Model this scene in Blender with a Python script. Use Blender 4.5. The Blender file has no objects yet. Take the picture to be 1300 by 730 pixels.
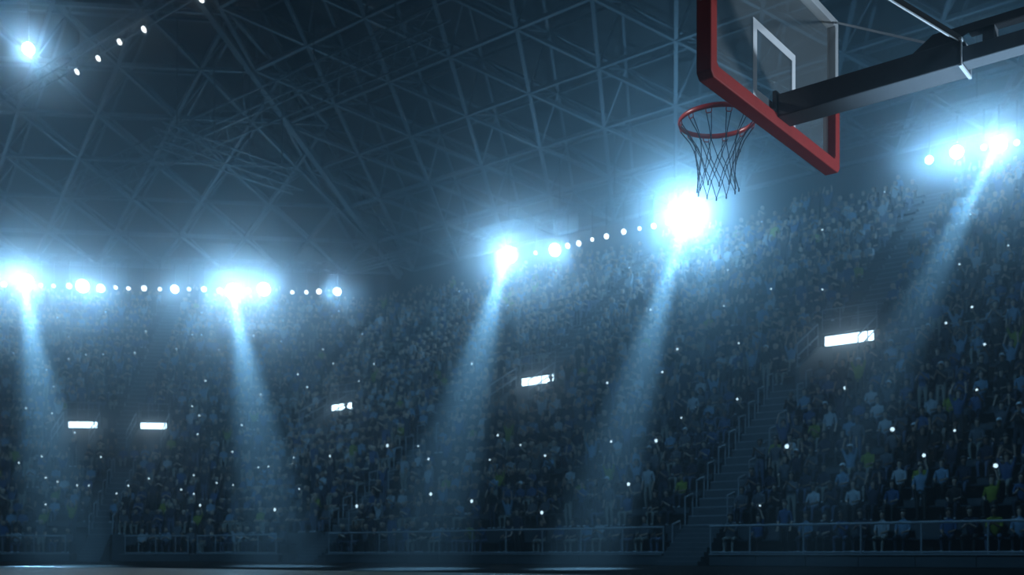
import bpy, bmesh, math, random
from mathutils import Vector, Matrix, Quaternion

# ------------------------------------------------------------------ camera, world, exposure
SC = bpy.context.scene
COL = SC.collection
EYE = 0.40                       # height of the lens above the court
F = 1292.0                       # focal length in pixels of a 1300 px wide frame
HZ = 703.0                       # row of the horizon in the frame

cam_d = bpy.data.cameras.new('camera')
cam = bpy.data.objects.new('camera', cam_d)
COL.objects.link(cam)
cam.location = (0, 0, EYE)
cam.rotation_euler = (math.pi / 2, 0, 0)
cam_d.sensor_width = 36.0
cam_d.lens = F / 1300.0 * 36.0
cam_d.shift_y = (HZ - 365.0) / 1300.0
cam_d.clip_end = 400
cam_d.dof.use_dof = True
cam_d.dof.focus_distance = 6.0
cam_d.dof.aperture_fstop = 3.0
SC.camera = cam

SC.view_settings.view_transform = 'Standard'
SC.view_settings.look = 'None'
SC.view_settings.gamma = 1.0
SC.view_settings.use_curve_mapping = False
SC.view_settings.exposure = 0.14

HAZE_FORWARD = 0.0095            # scattering per metre of the theatrical haze: large droplets, thrown forward
HAZE_SIDE = 0.001                # and fine dust, scattering to the sides
world = bpy.data.worlds.new('arena_air')
SC.world = world
world.use_nodes = True
wn = world.node_tree.nodes
wl = world.node_tree.links
wn.clear()
wo = wn.new('ShaderNodeOutputWorld')
wb = wn.new('ShaderNodeBackground')
wb.inputs['Color'].default_value = (0.01, 0.02, 0.035, 1)
wb.inputs['Strength'].default_value = 0.2
wa = wn.new('ShaderNodeAddShader')
for k, (dens, g) in enumerate(((HAZE_FORWARD, 0.96), (HAZE_SIDE, 0.3))):
    wv = wn.new('ShaderNodeVolumeScatter')
    wv.inputs['Color'].default_value = (0.90, 0.96, 1.0, 1)
    wv.inputs['Density'].default_value = dens
    wv.inputs['Anisotropy'].default_value = g
    wl.new(wv.outputs[0], wa.inputs[k])
wl.new(wb.outputs[0], wo.inputs['Surface'])
wl.new(wa.outputs[0], wo.inputs['Volume'])

SC.cycles.use_denoising = True
SC.cycles.max_bounces = 5
SC.cycles.diffuse_bounces = 2
SC.cycles.glossy_bounces = 3
SC.cycles.transparent_max_bounces = 8
SC.cycles.volume_bounces = 0
SC.cycles.sample_clamp_indirect = 4.0

# lamp tuning (watts)
LAMP_TINT = (0.23, 0.60, 1.0)
GLOW_W = 1900.0                 # open glow of the largest floodlights
BEAM_W = 270000.0                 # spot beams
STAND_W = 9000.0
UPLIGHT_W = 850.0
SIDE_W = 560.0
RIM_W = 26000.0
KEY_W = 500.0                  # unseen fill added behind the lens for the hoop
COURT_W = 4500.0

# ------------------------------------------------------------------ geometry of the bowl
A = math.radians(38.83)
D1 = Vector((math.sin(A), math.cos(A), 0))      # across the court, away from the lens
T1 = Vector((math.cos(A), -math.sin(A), 0))     # along the right stand, towards the lens
B = math.radians(6.17)
D2 = Vector((-math.sin(B), math.cos(B), 0))     # out of the left stand
T2 = Vector((math.cos(B), math.sin(B), 0))
UP = Vector((0, 0, 1))


class Section:
    def __init__(s, d, t, base, rot):
        s.d, s.t, s.base, s.rot = d, t, base, rot

    def P(s, e, a, z):
        return s.d * (s.base + e) + s.t * a + UP * z

    def at(s, px, e):                # coordinate along the stand of an image column
        r = (px - 650.0) / F
        D = s.base + e
        return D * (r * s.d.y - s.d.x) / (s.t.x - r * s.t.y)

    def zat(s, px, py, e):           # absolute height of a pixel at offset e
        a = s.at(px, e)
        y = s.P(e, a, 0).y
        return EYE + (HZ - py) * y / F


RS = Section(D1, T1, 30.7, -A)
LS = Section(D2, T2, 54.4, B)


def mitre(e):
    n = (LS.base + e - (RS.base + e) * D2.dot(D1)) / D2.dot(T1)
    p = D1 * (RS.base + e) + T1 * n
    return n, p.dot(T2)              # along the right stand, along the left stand


def pix(p):
    y = max(p.y, 0.01)
    return 650 + F * p.x / y, HZ - F * (p.z - EYE) / y


NROW = 28


def row_e(i):
    return 0.30 if i == 0 else 1.2 + 0.85 * (i - 1)


def row_z(i):
    return 0.42 if i == 0 else 1.42 + 0.66 * (i - 1)


def stand_z(e):
    return 0.42 if e < 1.2 else 1.42 + 0.776 * (e - 1.2)


# ------------------------------------------------------------------ helpers
class MB:
    def __init__(s):
        s.v, s.f = [], []

    def box(s, c, ax, ay, az, hx, hy, hz):
        b = len(s.v)
        for i in (-1, 1):
            for j in (-1, 1):
                for k in (-1, 1):
                    s.v.append(c + ax * (hx * i) + ay * (hy * j) + az * (hz * k))
        for q in ((0, 1, 3, 2), (4, 6, 7, 5), (0, 4, 5, 1), (2, 3, 7, 6), (0, 2, 6, 4), (1, 5, 7, 3)):
            s.f.append([b + x for x in q])
        return s

    def bar(s, p, q, w, h=None, up=UP):
        h = h or w
        d = q - p
        L = d.length
        if L < 1e-6:
            return s
        d = d / L
        x = d.cross(up)
        if x.length < 1e-3:
            x = d.cross(Vector((1, 0, 0)))
        x.normalize()
        y = x.cross(d)
        return s.box((p + q) / 2, d, x, y, L / 2, w / 2, h / 2)

    def tube(s, pts, r, n=8, closed=False, rz=None):
        rings = []
        m = len(pts)
        for i, p in enumerate(pts):
            if closed:
                d = pts[(i + 1) % m] - pts[i - 1]
            else:
                d = pts[min(i + 1, m - 1)] - pts[max(i - 1, 0)]
            d.normalize()
            ref = UP if abs(d.z) < 0.95 else Vector((1, 0, 0))
            x = d.cross(ref).normalized()
            y = x.cross(d)
            rr = r[i] if isinstance(r, (list, tuple)) else r
            b = len(s.v)
            for k in range(n):
                a = 2 * math.pi * k / n
                s.v.append(p + x * (rr * math.cos(a)) + y * ((rz or rr) * math.sin(a)))
            rings.append(b)
        for i in range(m if closed else m - 1):
            a, b = rings[i], rings[(i + 1) % m]
            for k in range(n):
                k2 = (k + 1) % n
                s.f.append([a + k, a + k2, b + k2, b + k])
        if not closed:
            s.f.append([rings[0] + k for k in range(n)][::-1])
            s.f.append([rings[-1] + k for k in range(n)])
        return s

    def lathe(s, prof, c, axis, n=20):
        """prof: list of (radius, distance along axis)"""
        axis = axis.normalized()
        ref = UP if abs(axis.z) < 0.9 else Vector((1, 0, 0))
        x = axis.cross(ref).normalized()
        y = axis.cross(x)
        rings = []
        for r, t in prof:
            b = len(s.v)
            for k in range(n):
                a = 2 * math.pi * k / n
                s.v.append(c + axis * t + x * (r * math.cos(a)) + y * (r * math.sin(a)))
            rings.append(b)
        for a, b in zip(rings, rings[1:]):
            for k in range(n):
                k2 = (k + 1) % n
                s.f.append([a + k, a + k2, b + k2, b + k])
        s.f.append([rings[0] + k for k in range(n)][::-1])
        s.f.append([rings[-1] + k for k in range(n)])
        return s

    def poly(s, pts):
        b = len(s.v)
        s.v.extend(pts)
        s.f.append(list(range(b, b + len(pts))))
        return s

    def prism(s, pts, off):
        """solid from an outline swept by the vector off"""
        b, n = len(s.v), len(pts)
        s.v.extend(pts)
        s.v.extend([p + off for p in pts])
        s.f.append(list(range(b, b + n))[::-1])
        s.f.append(list(range(b + n, b + 2 * n)))
        for i in range(n):
            j = (i + 1) % n
            s.f.append([b + i, b + j, b + n + j, b + n + i])
        return s

    def mesh(s, name, m, smooth=False):
        me = bpy.data.meshes.new(name)
        me.from_pydata([tuple(v) for v in s.v], [], s.f)
        bm = bmesh.new()
        bm.from_mesh(me)
        bmesh.ops.recalc_face_normals(bm, faces=bm.faces)
        bm.to_mesh(me)
        bm.free()
        if smooth:
            me.polygons.foreach_set('use_smooth', [True] * len(me.polygons))
        me.materials.append(m)
        return me

    def build(s, name, m, parent=None, smooth=False, bevel=0):
        o = bpy.data.objects.new(name, s.mesh(name, m, smooth))
        COL.objects.link(o)
        if parent:
            hang(o, parent)
        if bevel:
            b = o.modifiers.new('bevel', 'BEVEL')
            b.width = bevel
            b.segments = 2
        return o


def hang(o, parent):
    """parent o while its mesh is written in world coordinates"""
    o.parent = parent
    o.matrix_parent_inverse = (MW[parent.name] if parent.name in MW else Matrix()).inverted()


MW = {}


def thing(name, label, cat, loc=(0, 0, 0), group=None, kind=None):
    o = bpy.data.objects.new(name, None)
    COL.objects.link(o)
    o.location = loc
    o.empty_display_size = 0.2
    MW[o.name] = Matrix.Translation(Vector(loc))
    tag(o, label, cat, group, kind)
    return o


def tag(o, label=None, cat=None, group=None, kind=None):
    if label:
        o['label'] = label
    if cat:
        o['category'] = cat
    if group:
        o['group'] = group
    if kind:
        o['kind'] = kind
    return o


ORD = ('zeroth first second third fourth fifth sixth seventh eighth ninth tenth eleventh twelfth thirteenth fourteenth fifteenth '
       'sixteenth seventeenth eighteenth nineteenth twentieth').split()
TENS = {2: 'twenty', 3: 'thirty', 4: 'forty', 5: 'fifty', 6: 'sixty'}
TENTH = {2: 'twentieth', 3: 'thirtieth', 4: 'fortieth', 5: 'fiftieth', 6: 'sixtieth'}


def nth(n):
    if n <= 20:
        return ORD[n]
    if n % 10 == 0:
        return TENTH[n // 10]
    return TENS[n // 10] + '-' + ORD[n % 10]


# ------------------------------------------------------------------ materials
def mat(name, col, rough=0.6, metal=0.0, var=0.25, scale=6.0, spec=0.4, bump=0.0, coat=0.0):
    m = bpy.data.materials.new(name)
    m.use_nodes = True
    n, l = m.node_tree.nodes, m.node_tree.links
    b = n['Principled BSDF']
    b.inputs['Roughness'].default_value = rough
    b.inputs['Metallic'].default_value = metal
    b.inputs['Specular IOR Level'].default_value = spec
    b.inputs['Coat Weight'].default_value = coat
    tc = n.new('ShaderNodeTexCoord')
    no = n.new('ShaderNodeTexNoise')
    no.inputs['Scale'].default_value = scale
    no.inputs['Detail'].default_value = 4
    l.new(tc.outputs['Object'], no.inputs['Vector'])
    mx = n.new('ShaderNodeMix')
    mx.data_type = 'RGBA'
    mx.inputs['A'].default_value = tuple(c * (1 - var) for c in col) + (1,)
    mx.inputs['B'].default_value = tuple(min(1, c * (1 + var)) for c in col) + (1,)
    l.new(no.outputs['Fac'], mx.inputs['Factor'])
    l.new(mx.outputs['Result'], b.inputs['Base Color'])
    if bump:
        bp = n.new('ShaderNodeBump')
        bp.inputs['Strength'].default_value = bump
        bp.inputs['Distance'].default_value = 0.002
        n2 = n.new('ShaderNodeTexNoise')
        n2.inputs['Scale'].default_value = 420
        l.new(tc.outputs['Object'], n2.inputs['Vector'])
        l.new(n2.outputs['Fac'], bp.inputs['Height'])
        l.new(bp.outputs[0], b.inputs['Normal'])
    return m


def emit(name, col, strength, sampled=False):
    m = bpy.data.materials.new(name)
    m.use_nodes = True
    n, l = m.node_tree.nodes, m.node_tree.links
    n.clear()
    o = n.new('ShaderNodeOutputMaterial')
    e = n.new('ShaderNodeEmission')
    e.inputs['Color'].default_value = tuple(col) + (1,)
    e.inputs['Strength'].default_value = strength
    l.new(e.outputs[0], o.inputs['Surface'])
    m.cycles.emission_sampling = 'AUTO' if sampled else 'NONE'
    return m


M = {}
M['concrete'] = mat('concrete', (0.10, 0.11, 0.12), 0.8, scale=1.2)
M['terrace'] = mat('terrace_concrete', (0.07, 0.08, 0.09), 0.85, scale=1.0)
M['bench'] = mat('bench_plastic', (0.03, 0.045, 0.06), 0.5)
M['step'] = mat('stair_concrete', (0.10, 0.11, 0.12), 0.8, scale=1.5)
M['nosing'] = mat('step_nosing', (0.34, 0.36, 0.38), 0.7)
M['dado'] = mat('barrier_paint', (0.085, 0.095, 0.105), 0.55, scale=1.0)
M['steel'] = mat('rail_paint', (0.32, 0.34, 0.36), 0.6, 0.0, 0.12)
M['deck'] = mat('roof_deck', (0.010, 0.012, 0.015), 0.8, scale=0.4)
M['strut'] = mat('strut_paint', (0.11, 0.125, 0.14), 0.55, scale=1.0)
M['black'] = mat('black_metal', (0.02, 0.022, 0.025), 0.5, 0.3)
M['floor'] = mat('arena_floor', (0.005, 0.005, 0.005), 0.9, scale=0.8, spec=0.02)
M['tunnel'] = mat('tunnel_wall', (0.10, 0.11, 0.12), 0.8)
M['pad'] = mat('red_padding', (0.36, 0.030, 0.026), 0.55, var=0.15, scale=30, bump=0.35)
M['rim'] = mat('rim_red', (0.50, 0.030, 0.022), 0.32, 0.0, 0.12, spec=0.7, coat=0.4)
M['arm'] = mat('arm_grey', (0.075, 0.088, 0.105), 0.6, 0.1, 0.12, scale=40, bump=0.8)
M['alu'] = mat('frame_aluminium', (0.62, 0.66, 0.70), 0.35, 0.35, 0.08)
M['rod'] = mat('brace_metal', (0.85, 0.87, 0.90), 0.3, 0.3, 0.1)
M['cord'] = mat('net_cord', (0.05, 0.06, 0.08), 0.8)
M['mark'] = mat('white_marking', (0.75, 0.78, 0.82), 0.5, var=0.05)
M['line'] = mat('court_line', (0.78, 0.78, 0.75), 0.3, var=0.05)
M['phone'] = mat('phone_case', (0.02, 0.02, 0.025), 0.4)
M['hair'] = mat('dark_hair', (0.035, 0.028, 0.024), 0.7, var=0.5)
M['cap'] = mat('white_cap', (0.8, 0.82, 0.85), 0.7, var=0.08)
M['lamp_big'] = emit('floodlight_lens', (0.80, 0.93, 1.0), 24.0)
M['lamp_mid'] = emit('spotlight_lens', (0.80, 0.93, 1.0), 12.0)
M['lamp_small'] = emit('small_lens', (0.82, 0.94, 1.0), 4.0)
M['tube'] = emit('tube_glow', (0.54, 0.80, 1.0), 5.0, True)
M['flash'] = emit('flash_glow', (0.55, 0.82, 1.0), 1.7)

# clear glass of the backboard: see-through, a thin clear-coat reflection, a pale diffuse share imitating its grey reflections
g = bpy.data.materials.new('backboard_glass')
g.use_nodes = True
n, l = g.node_tree.nodes, g.node_tree.links
n.clear()
out = n.new('ShaderNodeOutputMaterial')
tr = n.new('ShaderNodeBsdfTransparent')
tr.inputs['Color'].default_value = (0.93, 0.95, 0.95, 1)
gl = n.new('ShaderNodeBsdfGlossy')
gl.inputs['Roughness'].default_value = 0.06
df = n.new('ShaderNodeBsdfDiffuse')
df.inputs['Color'].default_value = (0.7, 0.74, 0.76, 1)
m1 = n.new('ShaderNodeMixShader')
m2 = n.new('ShaderNodeMixShader')
m2.inputs[0].default_value = 0.06
m1.inputs[0].default_value = 0.06
l.new(tr.outputs[0], m1.inputs[1])
l.new(gl.outputs[0], m1.inputs[2])
l.new(m1.outputs[0], m2.inputs[1])
l.new(df.outputs[0], m2.inputs[2])
l.new(m2.outputs[0], out.inputs['Surface'])
M['glass'] = g

# maple strips of the court
w = bpy.data.materials.new('court_maple')
w.use_nodes = True
n, l = w.node_tree.nodes, w.node_tree.links
b = n['Principled BSDF']
b.inputs['Roughness'].default_value = 0.38
b.inputs['Specular IOR Level'].default_value = 0.18
tc = n.new('ShaderNodeTexCoord')
br = n.new('ShaderNodeTexBrick')
br.inputs['Scale'].default_value = 1.0
br.inputs['Brick Width'].default_value = 1.4
br.inputs['Row Height'].default_value = 0.06
br.inputs['Mortar Size'].default_value = 0.002
br.inputs['Color1'].default_value = (0.52, 0.33, 0.15, 1)
br.inputs['Color2'].default_value = (0.42, 0.26, 0.11, 1)
br.inputs['Mortar'].default_value = (0.12, 0.07, 0.03, 1)
mp = n.new('ShaderNodeMapping')
mp.inputs['Rotation'].default_value = (0, 0, A)
l.new(tc.outputs['Object'], mp.inputs['Vector'])
l.new(mp.outputs[0], br.inputs['Vector'])
l.new(br.outputs['Color'], b.inputs['Base Color'])
M['maple'] = w


def ramp_mat(name, stops, rough=0.8):
    """one colour per object, drawn from its own random number"""
    m = bpy.data.materials.new(name)
    m.use_nodes = True
    n, l = m.node_tree.nodes, m.node_tree.links
    b = n['Principled BSDF']
    b.inputs['Roughness'].default_value = rough
    oi = n.new('ShaderNodeObjectInfo')
    cr = n.new('ShaderNodeValToRGB')
    cr.color_ramp.interpolation = 'CONSTANT'
    el = cr.color_ramp.elements
    while len(el) < len(stops):
        el.new(0.5)
    for i, c in enumerate(stops):
        el[i].position = i / len(stops)
        el[i].color = tuple(c) + (1,)
    l.new(oi.outputs['Random'], cr.inputs['Fac'])
    l.new(cr.outputs['Color'], b.inputs['Base Color'])
    return m


SKINS = [(0.55, 0.36, 0.27), (0.42, 0.26, 0.18), (0.60, 0.42, 0.32), (0.25, 0.14, 0.09), (0.50, 0.32, 0.23)]
LEGS = [(0.02, 0.03, 0.05), (0.04, 0.05, 0.08), (0.03, 0.03, 0.03), (0.10, 0.13, 0.2), (0.32, 0.3, 0.26)]
M['skin'] = ramp_mat('skin', SKINS, 0.55)
M['trousers'] = ramp_mat('trousers', LEGS)
M['shoes'] = ramp_mat('shoes', [(0.6, 0.6, 0.62), (0.03, 0.03, 0.03), (0.5, 0.52, 0.55)])
sh = bpy.data.materials.new('shirt')
sh.use_nodes = True
n, l = sh.node_tree.nodes, sh.node_tree.links
oi = n.new('ShaderNodeObjectInfo')
n['Principled BSDF'].inputs['Roughness'].default_value = 0.85
l.new(oi.outputs['Color'], n['Principled BSDF'].inputs['Base Color'])
M['shirt'] = sh
cm = bpy.data.materials.new('crowd_clothes')
cm.use_nodes = True
n, l = cm.node_tree.nodes, cm.node_tree.links
at = n.new('ShaderNodeVertexColor')
at.layer_name = 'colour'
n['Principled BSDF'].inputs['Roughness'].default_value = 0.85
l.new(at.outputs['Color'], n['Principled BSDF'].inputs['Base Color'])
M['crowd'] = cm

SHIRTS = [('white', (0.42, 0.45, 0.48)), ('pale blue', (0.18, 0.29, 0.40)), ('grey', (0.10, 0.11, 0.13)), ('dark navy', (0.016, 0.022, 0.045)),
          ('black', (0.010, 0.010, 0.012)), ('yellow', (0.24, 0.26, 0.02)), ('mid blue', (0.035, 0.09, 0.20))]
SHIRT_W = [9, 13, 20, 26, 24, 2, 16]


def rot_to(d):
    return d.to_track_quat('Z', 'Y').to_matrix().to_4x4()


# ------------------------------------------------------------------ floor and court
fl = MB()
fl.box(Vector((0, 22, -0.15)), Vector((1, 0, 0)), Vector((0, 1, 0)), UP, 75, 75, 0.15)
tag(fl.build('floor', M['floor']), kind='structure')

CC = 5.78                        # the long axis of the court, as distance along D1
S0 = -1.4                        # near baseline, as distance along T1


def CP(u, s, z):
    return D1 * (CC + u) + T1 * s + UP * z


ct = MB()
ct.box(CP(0, S0 - 14, 0.011), D1, T1, UP, 9.3, 16.0, 0.011)
court = tag(ct.build('court_floor', M['maple']), kind='structure')
LZ = 0.0235


def line(p, q, wd=0.05):
    MB().bar(Vector((p.x, p.y, LZ)), Vector((q.x, q.y, LZ)), wd, 0.002).build('court_line', M['line'], court)


def arc(cu, cs, r, a0, a1, nseg=24):
    m = MB()
    for i in range(nseg):
        a, b_ = a0 + (a1 - a0) * i / nseg, a0 + (a1 - a0) * (i + 1) / nseg
        p = [CP(cu + rr * math.sin(x), cs - rr * math.cos(x), LZ) for rr, x in ((r - .025, a), (r + .025, a), (r + .025, b_), (r - .025, b_))]
        m.prism(p, UP * 0.002)
    m.build('court_line', M['line'], court)


for u in (-7.5, 7.5):
    line(CP(u, S0, 0), CP(u, S0 - 28, 0))
for s in (S0, S0 - 14, S0 - 28):
    line(CP(-7.5, s, 0), CP(7.5, s, 0))
arc(0, S0 - 14, 1.8, 0, 2 * math.pi, 40)
for k in (0, 1):
    cs = S0 - 1.575 if k == 0 else S0 - 28 + 1.575
    sg = 0 if k == 0 else math.pi
    arc(0, cs, 6.75, sg - 1.36, sg + 1.36, 40)
    e0 = S0 if k == 0 else S0 - 28
    sn = -1 if k == 0 else 1
    for u in (-6.6, 6.6):
        line(CP(u, e0, 0), CP(u, e0 + sn * 2.99, 0))
    for u in (-2.45, 2.45):
        line(CP(u, e0, 0), CP(u, e0 + sn * 5.8, 0))
    line(CP(-2.45, e0 + sn * 5.8, 0), CP(2.45, e0 + sn * 5.8, 0))
    arc(0, e0 + sn * 5.8, 1.8, sg - math.pi / 2, sg + math.pi / 2, 24)

# ------------------------------------------------------------------ gaps in the rows
R_END, L_END = 9.0, -52.0
R_PORT = [(RS.at(1079, 11.5), 11.5, 2.3), (RS.at(684, 11.5), 11.5, 2.3), (RS.at(436, 11.5), 11.5, 2.1)]
L_PORT = [(LS.at(106, 9.6), 9.6, 1.9), (LS.at(195.5, 9.6), 9.6, 1.75)]
R_AISLE = [(-18.05, -16.25, 0.0, 8.6), (-39.0, -35.6, 0.0, 0.9), (-37.1, -35.6, 0.9, 10.6)]
for c, e, w_ in R_PORT:
    R_AISLE.append((c - 0.65, c + 0.65, e + 1.2, 99))
LA0, LA1 = LS.at(88, 0), LS.at(150, 0)
L_AISLE = [(LA0, LA1, 0.0, 0.9), (LS.at(100, 0), LS.at(134, 0), 0.9, 6.2), (LS.at(150, 8) - 0.8, LS.at(150, 8) + 0.5, 7.5, 99)]


def gaps(sec, i):
    e0 = row_e(i)
    e1 = e0 + 0.85
    g_ = []
    for a, b_, ea, eb in (R_AISLE if sec is RS else L_AISLE):
        if e0 + 0.3 >= ea and e0 + 0.3 <= eb:
            g_.append((a, b_, 'aisle'))
    for c, e, w_ in (R_PORT if sec is RS else L_PORT):
        if e1 > e - 2.4 and e0 < e + 1.2:
            g_.append((c - w_ / 2 - 0.2, c + w_ / 2 + 0.2, 'portal'))
    return sorted(g_)


def spans(sec, i, grow=0.0):
    e = row_e(i) + 0.45
    n_, m_ = mitre(e)
    lo, hi = (n_, R_END) if sec is RS else (L_END, m_)
    res = []
    a = lo
    for g0, g1, k in gaps(sec, i):
        if g0 > a:
            res.append((a, min(g0, hi)))
        a = max(a, g1)
    if a < hi:
        res.append((a, hi))
    return [(p, q) for p, q in res if q - p > 0.25]


# ------------------------------------------------------------------ terraces
def stand(sec, label):
    root = thing('grandstand', label, None, tuple(sec.P(12, 0 if sec is LS else -20, 0)), kind='structure')
    for i in range(NROW):
        e, z = row_e(i), row_z(i)
        dep = 0.9 if i == 0 else 0.85
        m, bm_ = MB(), MB()
        for a, b_ in spans(sec, i):
            c = (a + b_) / 2
            lo = 0.0 if i == 0 else max(0.0, z - 1.6)
            m.box(sec.P(e + dep / 2, c, (z + lo) / 2), sec.d, sec.t, UP, dep / 2, (b_ - a) / 2, (z - lo) / 2)
            if b_ - a > 0.8:
                bm_.box(sec.P(e + dep - 0.19, c, z + 0.43), sec.d, sec.t, UP, 0.17, (b_ - a) / 2 - 0.06, 0.025)
                k = a + 0.3
                while k < b_ - 0.1:
                    bm_.box(sec.P(e + dep - 0.10, k, z + 0.2), sec.d, sec.t, UP, 0.05, 0.03, 0.21)
                    k += 2.2
        if m.f:
            m.build('terrace', M['terrace'], root)
        if bm_.f:
            bm_.build('bench', M['bench'], root)
    return root


gs_r = stand(RS, 'long right grandstand rising in steep packed terraces behind the hoop')
gs_l = stand(LS, 'left grandstand facing the lens with two lit entrance tunnels side by side')


def flight(sec, a, b_, i0, i1, label):
    """concrete stair of two steps per row"""
    a, b_ = a + 0.1, b_ - 0.1
    c = (a + b_) / 2
    root = thing('stair_flight', label, 'stairs', tuple(sec.P(row_e(i0), c, 0)))
    if i0 == 0:                      # steps from the court up to the second row
        hs = [0.14 + 0.16 * k for k in range(8)]
        es = [-0.55 + 0.22 * k for k in range(8)]
        for k in range(8):
            MB().box(sec.P(es[k] + 0.11, c, hs[k] / 2), sec.d, sec.t, UP, 0.11, (b_ - a) / 2 - 0.02, hs[k] / 2).build('step', M['step'], root)
            MB().box(sec.P(es[k] + 0.02, c, hs[k] + 0.005), sec.d, sec.t, UP, 0.025, (b_ - a) / 2 - 0.02, 0.006).build('nosing', M['nosing'], root)
        i0 = 1
    for i in range(i0, i1):
        e, z = row_e(i), row_z(i)
        for k in (0, 1):
            zt = z + 0.33 * k
            MB().box(sec.P(e + 0.2125 + 0.425 * k, c, zt - 0.25), sec.d, sec.t, UP, 0.2125, (b_ - a) / 2 - 0.02, 0.25).build('step', M['step'], root)
            MB().box(sec.P(e + 0.03 + 0.425 * k, c, zt - 0.01), sec.d, sec.t, UP, 0.035, (b_ - a) / 2 - 0.02, 0.016).build('nosing', M['nosing'], root)
    return root


flight(RS, -18.05, -16.25, 0, 10, 'concrete aisle stairs between the two courtside rails at right')
flight(RS, -37.1, -35.6, 0, 12, 'concrete aisle stairs left of the long middle courtside rail')
flight(LS, LS.at(100, 0), LS.at(134, 0), 0, 7, 'concrete aisle stairs at the foot of the left stand')
NAMES = ['above the right lit tunnel', 'above the middle lit tunnel', 'above the lit tunnel near the corner']
for (c, e, w_), nm in zip(R_PORT, NAMES):
    i0 = next(i for i in range(NROW) if row_e(i) > e + 1.2)
    flight(RS, c - 0.65, c + 0.65, i0, NROW, 'upper aisle stairs climbing ' + nm)
a0 = LS.at(150, 8) - 0.8
flight(LS, a0, a0 + 1.3, 9, NROW, 'upper aisle stairs climbing between the two left tunnels')

# ------------------------------------------------------------------ courtside barrier and rails
DZ = 0.40


def dado(sec, name, runs, bay):
    root = bpy.data.objects.new(name, None)
    COL.objects.link(root)
    tag(root, kind='structure')
    MW[root.name] = Matrix()
    for a, b_ in runs:
        k = max(1, round((b_ - a) / bay))
        st = (b_ - a) / k
        for j in range(k):
            c = a + st * (j + 0.5)
            MB().box(sec.P(0.12, c, DZ / 2 - 0.02), sec.d, sec.t, UP, 0.10, st / 2 - 0.012, DZ / 2 - 0.03).build('panel', M['dado'], root)
        MB().box(sec.P(0.12, (a + b_) / 2, DZ - 0.02), sec.d, sec.t, UP, 0.14, (b_ - a) / 2, 0.02).build('coping', M['steel'], root)
        MB().box(sec.P(0.15, (a + b_) / 2, DZ / 2 - 0.02), sec.d, sec.t, UP, 0.08, (b_ - a) / 2, DZ / 2 - 0.02).build('wall_core', M['floor'], root)


def guard(sec, posts, e, z0, h, label, mid=False, r=0.032, group=None, low=True):
    a, b_ = posts[0], posts[-1]
    root = thing('guard_rail', label, 'railing', tuple(sec.P(e, (a + b_) / 2, z0)), group)
    MB().tube([sec.P(e, a - r, z0 + h), sec.P(e, b_ + r, z0 + h)], r * 1.15, 8).build('top_rail', M['steel'], root)
    if low:
        MB().tube([sec.P(e, a, z0 + 0.05), sec.P(e, b_, z0 + 0.05)], r * 0.8, 8).build('bottom_rail', M['steel'], root)
    if mid:
        MB().tube([sec.P(e, a, z0 + h * 0.5), sec.P(e, b_, z0 + h * 0.5)], r * 0.7, 8).build('middle_rail', M['steel'], root)
    for p in posts:
        MB().tube([sec.P(e, p, z0), sec.P(e, p, z0 + h)], r * 0.9, 8).build('post', M['steel'], root)
    return root


xs_right = [900, 950, 1018, 1091, 1168, 1253]
pr = [RS.at(x, 0) for x in xs_right]
while pr[-1] < R_END - 1.9:
    pr.append(pr[-1] + 1.82)
pm = [RS.at(x, 0) for x in (415, 444, 479, 516, 555, 597, 640, 686, 735, 788, 840)]
n0, m0 = mitre(0.12)
pc = [RS.at(x, 0) for x in (248, 271, 296, 325, 348)]
pl = [LS.at(x, 0) for x in (158, 175, 197, 222, 238)]
pll = [LS.at(x, 0) for x in (-38, 2, 42, 82)]
ps = [LS.at(x, 0) for x in (131, 139)]
while pll[0] > L_END + 1.8:
    pll.insert(0, pll[0] - 1.7)
dado(RS, 'wall_courtside_right', [(n0, -39.0), (-35.6, -18.05), (-16.25, R_END)], 1.7)
dado(LS, 'wall_courtside_left', [(L_END, LA0), (LA1, m0)], 1.7)
RH = 0.92
guard(RS, pr, 0.12, DZ, RH, 'steel courtside rail right of the stairs, nearest and largest of the rails')
guard(RS, pm, 0.12, DZ, RH, 'long steel courtside rail left of the stairs, in the middle of the view')
guard(RS, pc, 0.12, DZ, RH, 'short steel courtside rail at the bowl corner left of a stair gap')
guard(LS, pl, 0.12, DZ, RH, 'steel courtside rail on the left stand beside the bowl corner')
guard(LS, pll, 0.12, DZ, RH, 'steel courtside rail at the far left edge of the left stand')


def stair_rail(sec, a, i0, i1, label, every=1):
    """sloping handrail on posts along an aisle"""
    root = thing('stair_handrail', label, 'railing', tuple(sec.P(row_e(i0) + 0.4, a, row_z(i0))))
    prev = None
    for i in range(i0, i1):
        e, z = row_e(i) + 0.3, row_z(i)
        MB().tube([sec.P(e, a, z), sec.P(e, a, z + 1.0)], 0.03, 6).build('post', M['steel'], root)
        MB().tube([sec.P(e + 0.55, a, z), sec.P(e + 0.55, a, z + 1.15)], 0.03, 6).build('post', M['steel'], root)
        MB().tube([sec.P(e, a, z + 1.0), sec.P(e + 0.55, a, z + 1.15)], 0.03, 6).build('hand_grip', M['steel'], root)
    return root


stair_rail(RS, -17.98, 0, 10, 'row of steel hoop handrails on the left side of the right stairs')
stair_rail(RS, -16.32, 1, 10, 'row of steel hoop handrails on the right side of the right stairs')
stair_rail(RS, -37.02, 1, 9, 'steel hoop handrails beside the corner stairs, left side')
stair_rail(RS, -35.68, 1, 9, 'steel hoop handrails beside the corner stairs, right side')
stair_rail(LS, LS.at(100, 0) + 0.06, 1, 7, 'steel hoop handrails left of the left stand stairs')
stair_rail(LS, LS.at(134, 0) - 0.06, 1, 7, 'steel hoop handrails right of the left stand stairs')

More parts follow.
